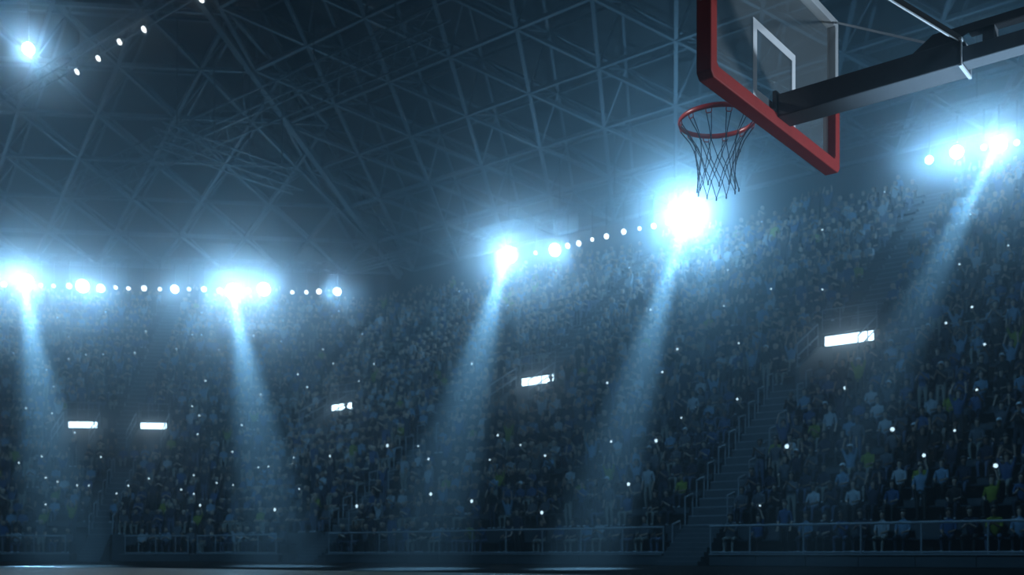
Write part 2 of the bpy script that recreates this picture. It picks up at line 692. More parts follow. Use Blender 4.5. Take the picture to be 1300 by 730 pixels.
# ------------------------------------------------------------------ entrance tunnels with their light bars
def portal(sec, c, e, w_, where, bar_py, bar_h):
    """tunnel mouth cut into the terraces; the bar of light hangs under its lintel"""
    px = pix(sec.P(e, c, 0))[0]
    zb = sec.zat(px, bar_py, e)                # centre height of the light bar
    zf = stand_z(e - 2.5)                      # tunnel floor
    root = thing('entrance_tunnel', 'concrete entrance tunnel mouth ' + where, 'tunnel', tuple(sec.P(e, c, zf)))
    hw = w_ / 2
    zt = zb + 0.35
    for sg in (-1, 1):
        out = [sec.P(e - 2.5, c + sg * hw, zf - 0.5), sec.P(e + 1.15, c + sg * hw, zf - 0.5), sec.P(e + 1.15, c + sg * hw, zt - 0.03), sec.P(e - 0.12, c + sg * hw, zt - 0.03),
               sec.P(e - 0.2, c + sg * hw, zt - 0.56), sec.P(e - 2.5, c + sg * hw, zf + 0.54)]
        MB().prism(out, sec.t * (sg * 0.2)).build('side_wall', M['tunnel'], root)
    MB().box(sec.P(e - 0.68, c, zf - 0.25), sec.d, sec.t, UP, 1.8, hw - 0.01, 0.25).build('tunnel_floor', M['tunnel'], root)
    MB().box(sec.P(e + 1.06, c, (zf + zt) / 2), sec.d, sec.t, UP, 0.07, hw - 0.01, (zt - zf) / 2 - 0.05).build('back_wall', M['tunnel'], root)
    MB().box(sec.P(e + 0.5, c, zt + 0.06), sec.d, sec.t, UP, 0.64, hw + 0.2, 0.08).build('lintel', M['tunnel'], root)
    # parapet railing on the lintel
    guard(sec, [c - hw, c - hw / 3, c + hw / 3, c + hw], e - 0.1, zt + 0.14, 0.85, 'steel parapet rail over the tunnel mouth ' + where, mid=True, r=0.022, low=False)
    # the bar of light
    t = thing('tube_light', 'glowing white light bar of the tunnel mouth ' + where, 'lamp', tuple(sec.P(e, c, zb)))
    MB().box(sec.P(e - 0.06, c, zb), sec.d, sec.t, UP, 0.05, hw - 0.12, bar_h / 2).build('light_tube', M['tube'], t)
    MB().box(sec.P(e + 0.03, c, zb + 0.17), sec.d, sec.t, UP, 0.12, hw - 0.02, 0.14).build('housing', M['black'], t)
    for sg in (-1, 1):
        MB().box(sec.P(e - 0.05, c + sg * (hw - 0.06), zb), sec.d, sec.t, UP, 0.08, 0.05, bar_h / 2 + 0.03).build('end_cap', M['black'], t)
    # sloping double handrails each side
    for sg, nm in ((-1, 'left'), (1, 'right')):
        a = c + sg * (hw + 0.1)
        h = thing('tunnel_handrail', 'sloping double handrail, %s side of tunnel mouth %s' % (nm, where), 'railing', tuple(sec.P(e - 2.4, a, zf + 0.6)))
        for k in (0.45, 0.95):
            MB().tube([sec.P(e - 2.5, a, zf + 0.55 + k), sec.P(e - 0.34, a, zt - 0.58 + k)], 0.03, 8).build('rail', M['steel'], h)
        for f_ in (0.0, 0.5, 1.0):
            p = sec.P(e - 2.5, a, zf + 0.55).lerp(sec.P(e - 0.34, a, zt - 0.58), f_)
            MB().tube([p + UP * 0.03, p + UP * 0.95], 0.026, 8).build('post', M['steel'], h)


portal(RS, *R_PORT[0], 'at right in the right stand', 430, 0.38)
portal(RS, *R_PORT[1], 'in the middle of the right stand', 483, 0.36)
portal(RS, *R_PORT[2], 'by the bowl corner', 516.5, 0.34)
portal(LS, *L_PORT[0], 'farthest left in the left stand', 539.5, 0.34)
portal(LS, *L_PORT[1], 'beside the aisle in the left stand', 541, 0.34)

# guard rails along the cross aisle at tunnel level, right stand
for (x0, x1, i, nm) in ((1126, 1182, 12, 'just right of the right tunnel'), (1206, 1296, 12, 'near the right edge of the view')):
    e = row_e(i) - 0.02
    p0, p1 = RS.at(x0, e), RS.at(x1, e)
    guard(RS, [p0 + (p1 - p0) * k / 3 for k in range(4)], e - 0.06, row_z(i - 1), 1.25, 'low steel crowd rail halfway up the stand ' + nm, mid=True, r=0.025, low=False)

# ------------------------------------------------------------------ back walls and roof
EB = 26.0
HB, SL = 22.2, 0.30


def roof_z(e):
    return HB + SL * (EB - e)


def wall(sec, name, a, b_):
    m = MB()
    m.box(sec.P(EB + 0.2, (a + b_) / 2, 12.8), sec.d, sec.t, UP, 0.2, (b_ - a) / 2, 12.8)
    tag(m.build(name, M['deck']), kind='structure')


nb, mb_ = mitre(EB)
wall(RS, 'wall_right', nb, R_END + 6)
wall(LS, 'wall_left', L_END - 6, mb_)

EI = -14.0
ni, mi = mitre(EI)
UPR = 2.0
dk = MB()
for sec, pa, pb in ((RS, (nb, ni), R_END + 6), (LS, (mb_, mi), L_END - 6)):
    q = [sec.P(EB + .4, pa[0], roof_z(EB) + UPR), sec.P(EB + .4, pb, roof_z(EB) + UPR), sec.P(EI, pb, roof_z(EI) + UPR), sec.P(EI, pa[1], roof_z(EI) + UPR)]
    dk.prism(q, UP * 0.3)
ceil = tag(dk.build('ceiling', M['deck']), kind='structure')
MW[ceil.name] = Matrix()

struts = []                         # (p, q, width)


def lattice(sec, lo, hi, side, step):
    """triangulated two-layer space frame under the roof deck"""
    low, upn = {}, {}
    rows = int((EB - EI) / step)
    for j in range(rows + 1):
        e = EB - 0.3 - step * j
        sm = mitre(e)[0 if sec is RS else 1]
        for k in range(-30, 31):
            a = side * k + (side / 2 if j % 2 else 0)
            if sec is RS and (a < sm - side * 0.6 or a > hi):
                continue
            if sec is LS and (a > sm + side * 0.6 or a < lo):
                continue
            low[(j, k)] = sec.P(e, a, roof_z(e))
            if sec is RS and a + side / 2 < sm or sec is LS and a + side / 2 > sm:
                continue
            upn[(j, k)] = sec.P(e - step / 3, a + side / 2, roof_z(e - step / 3) + 1.7)
    for (j, k), p in low.items():
        nx = (j + 1, k) if j % 2 == 0 else (j + 1, k + 1)
        pv = (j + 1, k - 1) if j % 2 == 0 else (j + 1, k)
        for q in ((j, k + 1), nx, pv):
            if q in low:
                struts.append((p, low[q], 0.20))
            if (j, k) in upn and q in upn:
                struts.append((upn[(j, k)], upn[q], 0.14))
        if (j, k) in upn:
            for q in ((j, k), (j, k + 1), nx):
                if q in low:
                    struts.append((upn[(j, k)], low[q], 0.10))


lattice(RS, 0, R_END + 6, 4.6, 4.0)
lattice(LS, L_END - 6, 0, 4.6, 4.0)


def seen(p):
    x, y = pix(p)
    return p.y > 5 and -20 < x < 1320 and -20 < y < 740


def apparent(t):
    (x0, y0), (x1, y1) = pix(t[0]), pix(t[1])
    return (math.hypot(x1 - x0, y1 - y0)) * t[2] / ((t[0].y + t[1].y) / 2)


inview = [t for t in struts if seen((t[0] + t[1]) / 2)]
inview.sort(key=apparent, reverse=True)
single = inview[:300]
ids = {id(t) for t in single}
unit = MB()
unit.box(Vector((0, 0, 0)), Vector((1, 0, 0)), Vector((0, 1, 0)), UP, 0.5, 0.5, 0.5)
unit_me = unit.mesh('strut', M['strut'])
for p, q, w_ in single:
    o = bpy.data.objects.new('strut', unit_me)
    COL.objects.link(o)
    o.parent = ceil
    d = q - p
    o.matrix_local = Matrix.Translation((p + q) / 2) @ d.to_track_quat('X', 'Z').to_matrix().to_4x4() @ Matrix.Diagonal((d.length, w_, w_, 1))
rest = MB()
for t in struts:
    if id(t) not in ids:
        rest.bar(t[0], t[1], t[2])
tag(rest.build('space_frame', M['strut'], ceil), kind='stuff')
# hip beam where the two roof planes meet
MB().bar(RS.P(EB, nb, roof_z(EB)), RS.P(EI, ni, roof_z(EI)), 0.35, 0.5).build('hip_beam', M['strut'], ceil)

# ------------------------------------------------------------------ lighting trusses
def truss(sec_p0, p1, size, label, hangers, cat='truss', lift=None):
    p0 = sec_p0
    root = thing('lighting_truss', label, cat, tuple((p0 + p1) / 2))
    d = (p1 - p0)
    L = d.length
    d.normalize()
    x = d.cross(UP).normalized()
    offs = [x * (i * size / 2) + UP * (j * size / 2) for i, j in ((-1, -1), (1, -1), (1, 1), (-1, 1))]
    for o_ in offs:
        MB().bar(p0 + o_, p1 + o_, 0.07).build('chord', M['strut'], root)
    lace = MB()
    k = int(L / (size * 1.2))
    for i in range(k):
        for f_ in range(4):
            a_, b_ = offs[f_], offs[(f_ + 1) % 4]
            if i % 2:
                a_, b_ = b_, a_
            lace.bar(p0 + d * (L * i / k) + a_, p0 + d * (L * (i + 1) / k) + b_, 0.035)
    tag(lace.build('lacing', M['strut'], root), kind='stuff')
    for i in range(hangers):
        p = p0 + d * (L * (i + 0.5) / hangers) + UP * size / 2
        e = min(p.dot(D1) - RS.base, 1e9)
        e2 = p.dot(D2) - LS.base
        z = min(roof_z(e), roof_z(e2)) + (0.4)
        MB().tube([p, Vector((p.x, p.y, max(z, p.z + 0.3)))], 0.03, 6).build('hanger_rod', M['black'], root)
    return root


EL, ZL = 18.6, EYE + 18.6            # lamp rows
nl, ml = mitre(EL)
truss(RS.P(EL + .3, nl, ZL + 1.8), RS.P(EL + .3, R_END, ZL + 1.8), 0.5, 'long lattice truss carrying the floodlight row of the right stand', 16)
truss(LS.P(EL + .3, L_END, ZL + 1.8), LS.P(EL + .3, ml, ZL + 1.8), 0.5, 'lattice truss carrying the floodlight row of the left stand', 14)


def DP(px, D, H):                    # a column of the image on the vertical plane at distance D along D1
    r = (px - 650.0) / F
    s = D * (r * D1.y - D1.x) / (T1.x - r * T1.y)
    return D1 * D + T1 * s + UP * (EYE + H)


truss(DP(70, 35.6, 25.0), DP(560, 35.6, 25.0), 1.3, 'deep box truss hung high over the sideline, running to the top edge', 6)
q0 = DP(200, 30.6, 22.5)
q1 = q0 + D1 * 9.5
truss(q0, q1, 1.0, 'short box truss hung crosswise under the long sideline truss', 4)
q0 = DP(-40, 33.0, 22.5)
truss(q0, q0 + D1 * 8.0, 1.0, 'short box truss hung crosswise at the far left', 3)
truss(DP(-60, 28.5, 27.2), DP(330, 28.5, 27.2), 0.6, 'slim truss with five small lamps high over the far half', 5)

# ------------------------------------------------------------------ floodlights
def light(name, kind, loc, watts, tint=LAMP_TINT, aim=None, size=0.35, cone=30, blend=1.0):
    ld = bpy.data.lights.new(name, kind)
    ld.energy = watts
    ld.color = tint
    ld.shadow_soft_size = size
    o = bpy.data.objects.new(name, ld)
    COL.objects.link(o)
    o.location = loc
    if kind == 'SPOT':
        ld.spot_size = math.radians(cone)
        ld.spot_blend = blend
        o.rotation_euler = (Vector(aim) - Vector(loc)).to_track_quat('-Z', 'Y').to_euler()
    return o


def floodlight(p, r, aim, label, lens, top, glow=0.0, beam=None, group=None, beam_w=1.0, cone=5.2):
    root = thing('floodlight', label, 'floodlight', tuple(p), group)
    d = (aim - p).normalized()
    MB().lathe([(r * 0.35, -r * 1.1), (r * 0.75, -r * 0.8), (r * 1.06, 0), (r * 1.06, r * 0.12), (r * 0.98, r * 0.12)], p, d, 20).build('housing', M['black'], root, True)
    MB().lathe([(r * 0.97, r * 0.13), (r * 0.8, r * 0.3), (r * 0.45, r * 0.42), (0.01, r * 0.46)], p, d, 20).build('lens', lens, root, True)
    x = d.cross(UP).normalized()
    yk = MB()
    yk.tube([p + x * r * 1.15 - d * r * .1, p + x * r * 1.15 + UP * r * 1.3, p - x * r * 1.15 + UP * r * 1.3, p - x * r * 1.15 - d * r * .1], r * 0.07, 6)
    yk.build('yoke', M['black'], root)
    MB().tube([p + UP * r * 1.3, Vector((p.x, p.y, max(top, p.z + r * 1.35)))], 0.04, 6).build('clamp_rod', M['black'], root)
    if glow:
        light('floodlight_glow', 'POINT', p + d * (r * 0.9), GLOW_W * glow * 0.45, size=r * 0.5)
        light('floodlight_throw', 'SPOT', p + d * (r * 0.9), GLOW_W * glow * 0.65, aim=Vector((0, 0, -6)), size=r * 0.5, cone=125)
    if beam is not None:
        light('floodlight_beam', 'SPOT', p + d * (r * 0.8), BEAM_W * beam_w, aim=beam, size=r * 0.4, cone=cone)
    return root


def on_stand(sec, px, py):
    lo, hi = 0.0, 26.0
    for _ in range(40):
        e = (lo + hi) / 2
        if sec.zat(px, py, e) > stand_z(e):
            hi_ = True
            lo, hi = lo, hi
        # the ray is above the stand near the court and below it farther back
        if sec.zat(px, py, e) > stand_z(e):
            lo = e
        else:
            hi = e
    return sec.P(e, sec.at(px, e), stand_z(e) + 0.3)


COURT_MID = CP(0, S0 - 14, 0.0)


def lamp_at(sec, px, py, size, label, beam=None, group=None, beam_w=1.0, cone=5.2, glow=None):
    r, lens, gl_ = {'L': (0.50, M['lamp_big'], 1.0), 'M': (0.40, M['lamp_mid'], 0.30), 's': (0.24, M['lamp_mid'], 0.12), 't': (0.17, M['lamp_small'], 0.0), 'd': (0.12, M['lamp_small'], 0.0)}[size]
    a = sec.at(px, EL)
    z = sec.zat(px, py, EL)
    p = sec.P(EL, a, z)
    aim = p - sec.d * 20 - UP * 9
    b_ = None
    if beam:                             # the beam falls towards a spot on the arena floor
        y = EYE * F / (beam[1] - HZ)
        b_ = Vector(((beam[0] - 650.0) / F * y, y, 0.0))
    r *= p.y / 63.0
    if sec is LS:
        gl_ *= 1.15
        glow = glow * 1.15 if glow is not None else None
    return floodlight(p, r, aim, label, lens, ZL + 1.55, glow if glow is not None else gl_, b_, group, beam_w, cone)


lamp_at(RS, 648, 323, 'L', 'large blazing floodlight at the left end of the right stand lamp row', (530, 722), glow=0.8)
lamp_at(RS, 875, 272, 'L', 'largest and brightest floodlight, straight under the basketball net', (739, 722), glow=2.2, beam_w=1.7)
lamp_at(RS, 1268, 183, 'L', 'large blazing floodlight near the right edge with a beam below it', (996, 735), glow=0.5, cone=3.4, beam_w=0.5)
lamp_at(RS, 705, 317, 'M', 'starry medium floodlight just right of the large one in mid view')
lamp_at(RS, 1215, 193, 'M', 'medium floodlight second from the right, left of the edge beam', glow=0.3)
lamp_at(RS, 1180, 203, 's', 'smaller floodlight leftmost of the bright group by the right edge')
for x, y, k, nm in ((680, 321, 'd', 'dim dot lamp between the two bright lights in mid view'), (721, 312, 't', 'small lamp touching the right side of the starry medium floodlight'),
                    (735, 309, 't', 'first clear small lamp right of the starry medium floodlight'), (752, 304, 'd', 'faint dot lamp between two small lamps right of the starry floodlight'),
                    (770, 300, 't', 'small lamp midway along the row to the brightest floodlight'), (792, 294, 't', 'bright small lamp past the middle of the row to the brightest floodlight'),
                    (812, 290, 'd', 'faint dot lamp left of the last lamps before the brightest floodlight'), (830, 287, 't', 'small lamp second before the brightest floodlight'),
                    (848, 282, 't', 'small lamp hugging the left of the brightest floodlight'), (1249, 187, 't', 'small lamp just left of the right edge floodlight'),
                    (1291, 181, 't', 'small lamp at the right edge of the view')):
    lamp_at(RS, x, y, k, nm, group='small lamps on the right stand truss')

lamp_at(LS, 33, 358, 'L', 'large blazing floodlight at far left with a beam falling below', (85, 718.5), glow=0.9)
lamp_at(LS, 297, 370, 'L', 'large blazing floodlight of the left stand with a beam, right half', (355, 718.5), glow=0.9)
lamp_at(LS, 105, 363, 'M', 'medium floodlight second bright one from the left')
lamp_at(LS, 335, 367, 'M', 'medium floodlight just right of the left stand beam lamp')
lamp_at(LS, 128, 366, 's', 'smaller floodlight touching the right of the second bright one')
lamp_at(LS, 222, 367, 's', 'starry smaller floodlight alone midway along the left stand row')
lamp_at(LS, 428, 370, 's', 'starry smaller floodlight ending the left stand row at the corner')
for x, y, k, nm in ((5, 361, 't', 'small lamp at the left edge of the view'), (52, 362, 'd', 'first dot lamp right of the far left floodlight'), (68, 363, 'd', 'second dot lamp right of the far left floodlight'),
                    (88, 363, 't', 'small lamp left of the second bright floodlight'), (147, 365, 'd', 'dot lamp after the touching pair of bright lights'), (163, 366, 'd', 'second dot lamp after the touching pair'),
                    (183, 366, 't', 'ring shaped small lamp before the lone starry light'), (203, 367, 'd', 'dot lamp left of the lone starry light'), (240, 367, 'd', 'dot lamp right of the lone starry light'),
                    (259, 367, 't', 'ring shaped small lamp after the lone starry light'), (279, 369, 't', 'small lamp left of the left stand beam floodlight'),
                    (315, 369, 't', 'small lamp squeezed between the two bright lights right of centre left'), (371, 371, 'd', 'first dot lamp towards the corner end of the left row'),
                    (389, 371, 'd', 'second dot lamp towards the corner end of the left row'), (405, 370, 't', 'small lamp before the corner end light of the left row')):
    lamp_at(LS, x, y, k, nm, group='small lamps on the left stand truss')

# lamps high under the roof at upper left
for x, y, k, nm in ((36, 62, 'M', 'starry floodlight alone at the upper left under the roof'), (98, 91, 't', 'lowest of the five small roof lamps at upper left'), (125, 74, 't', 'second lowest of the five small roof lamps at upper left'),
                    (152, 53, 't', 'middle one of the five small roof lamps at upper left'), (183, 37, 't', 'second highest of the five small roof lamps at upper left'),
                    (256, -1, 't', 'small roof lamp cut by the top edge of the view')):
    p = DP(x, 28.5 if k != 'M' else 25.6, 0)
    p.z = EYE + (HZ - y) * p.y / F
    r = 0.30 if k == 'M' else 0.16
    aim = Vector((0, 0, 2)) if k == 'M' else p - D1 * 4 - UP * 8
    floodlight(p, r, p + (Vector((0, 0, 2)) - p) * 0.4 if k == 'M' else p - D1 * 12 - UP * 10, nm, M['lamp_big'] if k == 'M' else M['lamp_small'], EYE + 27.0 if k != 'M' else 31.5, 0.22 if k == 'M' else 0, None, 'small roof lamps at upper left' if k != 'M' else None)

def HP0(D, s, H):
    return D1 * D + T1 * s + UP * (EYE + H)


# unseen lamps added to brighten the hoop, the court and the stands
light('added_fill', 'SPOT', D1 * -22 + T1 * 4 + UP * 14, KEY_W, (0.62, 0.82, 1.0), D1 * 5.8 - T1 * 2 + UP * 2.8, 0.6, 16)  # added fill on the near side of the hoop
light('added_rim_fill', 'SPOT', D1 * -8 + T1 * -25 + UP * 14, RIM_W, (0.9, 0.95, 1.0), HP0(5.72, -3.15, 2.7), 0.2, 1.7)  # added narrow spot that brightens the red rim
light('added_fill', 'SPOT', D1 * 2 + T1 * 14 + UP * 20, COURT_W, (0.55, 0.78, 1.0), CP(-1, -2.5, 0), 0.5, 26)  # added so the floor bounces light up under the hoop
light('added_fill', 'SPOT', CP(-6, S0 - 18, 22), COURT_W * 0.4, (1.0, 0.85, 0.62), CP(2, S0 - 19, 0), 0.5, 40)  # unseen warm lamp added over the far half of the court
light('added_stand_fill', 'SPOT', D1 * 13 + T1 * -14 + UP * 23, STAND_W, (0.17, 0.54, 1.0), RS.P(6, -15, 5), 0.6, 120)  # added above the view to bring out the lower crowd
light('added_stand_fill', 'SPOT', D2 * 32 + T2 * -14 + UP * 24, STAND_W * 1.5, (0.17, 0.54, 1.0), LS.P(8, -16, 5), 0.6, 100)  # likewise added out of view, for the left crowd
light('added_sleeve_fill', 'SPOT', CP(0.15, -0.75, 0.3), UPLIGHT_W, (0.52, 0.78, 1.0), HP0(5.8, -1.4, 2.6), 0.1, 34)  # added below the sleeve to brighten its underside
light('added_pad_fill', 'SPOT', HP0(7.4, 1.6, 1.9), SIDE_W, (0.66, 0.84, 1.0), HP0(6.1, -2.5, 2.7), 0.12, 60)  # added off to the side to brighten the back of the padding

# ------------------------------------------------------------------ the hoop
def HP(D, s, H):
    return D1 * D + T1 * s + UP * (EYE + H)


hoop = thing('basketball_hoop', 'basketball hoop on a long grey arm, glass backboard with red padding and net', 'basketball hoop', tuple(HP(5.78, 1.6, -EYE)))
DN, DF, HBT, HTP = 4.865, 6.68, 2.54, 3.565
SB, SF = -2.56, -2.65              # back and front of the board
GL = MB()
GL.box(HP((DN + DF) / 2, -2.618, (HBT + HTP) / 2), D1, T1, UP, (DF - DN) / 2 - 0.02, 0.006, (HTP - HBT) / 2 - 0.02)
board = GL.build('backboard', M['glass'], hoop)
MW[board.name] = Matrix()
board['label'] = 'clear glass backboard'
# painted target square, on the glass
for (u0, u1, h0, h1) in ((5.475, 5.525, 2.66, 3.115), (6.02, 6.07, 2.66, 3.115), (5.525, 6.02, 3.065, 3.115), (5.525, 6.02, 2.66, 2.71)):
    MB().box(HP((u0 + u1) / 2, -2.6115, (h0 + h1) / 2), D1, T1, UP, (u1 - u0) / 2, 0.0012, (h1 - h0) / 2).build('target_stripe', M['mark'], board)
# aluminium frame
for (u0, u1, h0, h1) in ((DN, DN + 0.05, 2.95, HTP), (DF - 0.05, DF, 2.95, HTP), (DN + 0.05, DF - 0.05, HTP - 0.05, HTP)):
    MB().box(HP((u0 + u1) / 2, -2.60, (h0 + h1) / 2), D1, T1, UP, (u1 - u0) / 2, 0.03, (h1 - h0) / 2).build('frame_bar', M['alu'], board, bevel=0.004)
# red padding, one U-shaped moulding
PT, PB = 2.97, 0.078
out_ = [(DN, PT), (DN, HBT + 0.03), (DN + 0.03, HBT), (DF - 0.03, HBT), (DF, HBT + 0.03), (DF, PT)]
inn_ = [(DN + 0.07, PT), (DN + 0.07, HBT + PB + 0.02), (DN + 0.09, HBT + PB), (DF - 0.09, HBT + PB), (DF - 0.07, HBT + PB + 0.02), (DF - 0.07, PT)]
pad = MB()
k = len(out_)
for s in (SF, SB):
    for ring in (out_, inn_):
        pad.v.extend([HP(u, s, h) for u, h in ring])
for i in range(k - 1):
    o0, o1, i0, i1 = i, i + 1, k + i, k + i + 1
    b2 = 2 * k
    pad.f += [[o0, o1, i1, i0], [b2 + o0, b2 + i0, b2 + i1, b2 + o1], [o0, b2 + o0, b2 + o1, o1], [i0, i1, b2 + i1, b2 + i0]]
for i in (0, k - 1):
    pad.f.append([i, k + i, 3 * k + i, 2 * k + i])
po = pad.build('padding', M['pad'], hoop, bevel=0.007)
po['label'] = 'red padding along the lower edge'

# rim: flat ring, neck plate, hooks
RC = HP(5.78, -3.0, 2.715)
RR = 0.236
ringp = [RC + D1 * (RR * math.cos(2 * math.pi * i / 64)) + T1 * (RR * math.sin(2 * math.pi * i / 64)) for i in range(64)]
rim = MB().tube(ringp, 0.009, 10, True, 0.016).build('rim', M['rim'], hoop, True)
MW[rim.name] = Matrix()
rim['label'] = 'red metal rim'
nk = MB()
nk.prism([HP(5.78 - 0.09, SF - 0.002, 2.725), HP(5.78 + 0.09, SF - 0.002, 2.725), HP(5.78 + 0.06, -2.76, 2.725), HP(5.78 - 0.06, -2.76, 2.725)], UP * -0.012)
nk.box(HP(5.78, SF - 0.004, 2.68), D1, T1, UP, 0.09, 0.005, 0.06)
for sg in (-1, 1):
    nk.bar(HP(5.78 + sg * 0.08, SF - 0.005, 2.65), HP(5.78 + sg * 0.1, -2.80, 2.71), 0.014)
nk.build('neck_plate', M['rim'], rim)


def ringpt(ang, r, h):
    return HP(5.78, -3.0, h) + D1 * (r * math.cos(ang)) + T1 * (r * math.sin(ang))


for j in range(12):
    a = 2 * math.pi * (j + 0.5) / 12
    d_ = 0.075
    pts = [ringpt(a - d_, RR, 2.703), ringpt(a - d_, RR - 0.004, 2.683), ringpt(a - d_ * .6, RR - 0.006, 2.676), ringpt(a + d_ * .6, RR - 0.006, 2.676), ringpt(a + d_, RR - 0.004, 2.683), ringpt(a + d_, RR, 2.703)]
    MB().tube(pts, 0.0035, 6).build('net_hook', M['rim'], rim, True)

net = MB()
LV = [(2.545, 0.146, 0), (2.455, 0.119, 1), (2.370, 0.115, 0), (2.283, 0.128, 1)]
CR = 0.0028
rnd = random.Random(5)
jit = {}


def knot(lv, j):
    h, r, off = LV[lv]
    key = (lv, j % 12)
    if key not in jit:
        jit[key] = (rnd.uniform(-.05, .05), rnd.uniform(-.006, .006), rnd.uniform(-.012, .012))
    da, dr, dh = jit[key]
    return ringpt(2 * math.pi * (j % 12 + 0.5 + off * 0.5) / 12 + da, r + dr, h + dh)


for j in range(12):
    a = 2 * math.pi * (j + 0.5) / 12
    kp = knot(0, j)
    for sg in (-1, 1):
        top = ringpt(a + sg * 0.065, RR - 0.005, 2.68)
        mid = top.lerp(kp, 0.55) - (top.lerp(kp, 0.55) - HP(5.78, -3.0, top.lerp(kp, .55).z - EYE)) * 0.05
        net.tube([top, mid, kp], CR, 5)
    for lv in range(3):
        p = knot(lv, j)
        off = LV[lv][2]
        for q in ((j + off - 1, j + off) if True else ()):
            net.tube([p, knot(lv + 1, q)], CR, 5)
    for lv in range(4):
        p = knot(lv, j)
        net.tube([p + UP * 0.008, p - UP * (0.008 if lv < 3 else 0.016)], CR * 1.8, 5)
no = net.build('net', M['cord'], hoop, True)
no['label'] = 'dark cord net of diamonds'

# support arm
dn, df_ = 5.69, 5.876
arm = MB()
arm.box(HP((dn + df_) / 2, -2.045, (2.592 + 2.727) / 2), D1, T1, UP, (df_ - dn) / 2, 0.515, (2.727 - 2.592) / 2)
ao = arm.build('support_sleeve', M['arm'], hoop, bevel=0.006)
lip = MB()
for (c, hx, hz) in ((HP(dn, -1.526, 2.66), 0.004, 0.07), (HP(df_, -1.526, 2.66), 0.004, 0.07)):
    lip.box(c, D1, T1, UP, hx, 0.003, hz)
for h in (2.59, 2.729):
    lip.box(HP((dn + df_) / 2, -1.53, h), D1, T1, UP, (df_ - dn) / 2 + 0.006, 0.008, 0.006)
lip.build('sleeve_lip', M['alu'], hoop)
MB().box(HP(5.78, -0.30, 2.657), D1, T1, UP, 0.056, 1.30, 0.043).build('support_arm', M['arm'], hoop, bevel=0.006)
# mounting plate behind the board
MB().box(HP(5.78, -2.575, 2.68), D1, T1, UP, 0.10, 0.012, 0.07).build('mounting_plate', M['arm'], hoop, bevel=0.004)
# upper linkage bar with gusset and spacers
lk = MB()
lk.prism([HP(5.72, -1.80, 2.73), HP(5.72, -1.68, 2.81), HP(5.72, 0.9, 2.81), HP(5.72, 0.9, 2.768), HP(5.72, -1.5, 2.768), HP(5.72, -1.6, 2.73)], D1 * 0.012)
lk.box(HP(5.76, -0.30, 2.772), D1, T1, UP, 0.035, 1.2, 0.004)
lk.build('linkage_bar', M['arm'], hoop)
for s in (-1.40, -0.6, 0.2):
    MB().box(HP(5.765, s, 2.735), D1, T1, UP, 0.04, 0.03, 0.036).build('spacer_block', M['arm'], hoop, bevel=0.003)
# braces from the top corners of the board to the end of the sleeve
b1 = MB()
b1.bar(HP(DN + 0.03, -2.57, HTP - 0.02), HP(dn + 0.01, -1.54, 2.735), 0.014, 0.036)
b1.build('brace', M['black'], hoop)
MB().bar(HP(DN + 0.03, -2.565, HTP - 0.042), HP(dn + 0.01, -1.535, 2.715), 0.012, 0.006).build('brace_edge', M['rod'], hoop)
MB().bar(HP(DF - 0.03, -2.57, HTP - 0.02), HP(df_ - 0.02, -1.56, 2.735), 0.014, 0.012).build('brace', M['rod'], hoop)
# post and base beyond the right edge of the view
MB().bar(HP(5.78, 0.95, 2.66), HP(5.78, 1.75, 0.1 - EYE + 0.3), 0.16, 0.2, T1).build('post', M['arm'], hoop, bevel=0.01)
MB().bar(HP(5.78, 0.80, 2.80), HP(5.78, 2.2, 0.0), 0.07).build('rear_strut', M['arm'], hoop)
bs = MB()
bs.prism([HP(5.3, 0.8, -EYE + .03), HP(6.26, 0.8, -EYE + .03), HP(6.26, 2.8, -EYE + .03), HP(5.3, 2.8, -EYE + .03)], UP * 0.36)
bs.build('base', M['arm'], hoop, bevel=0.03)

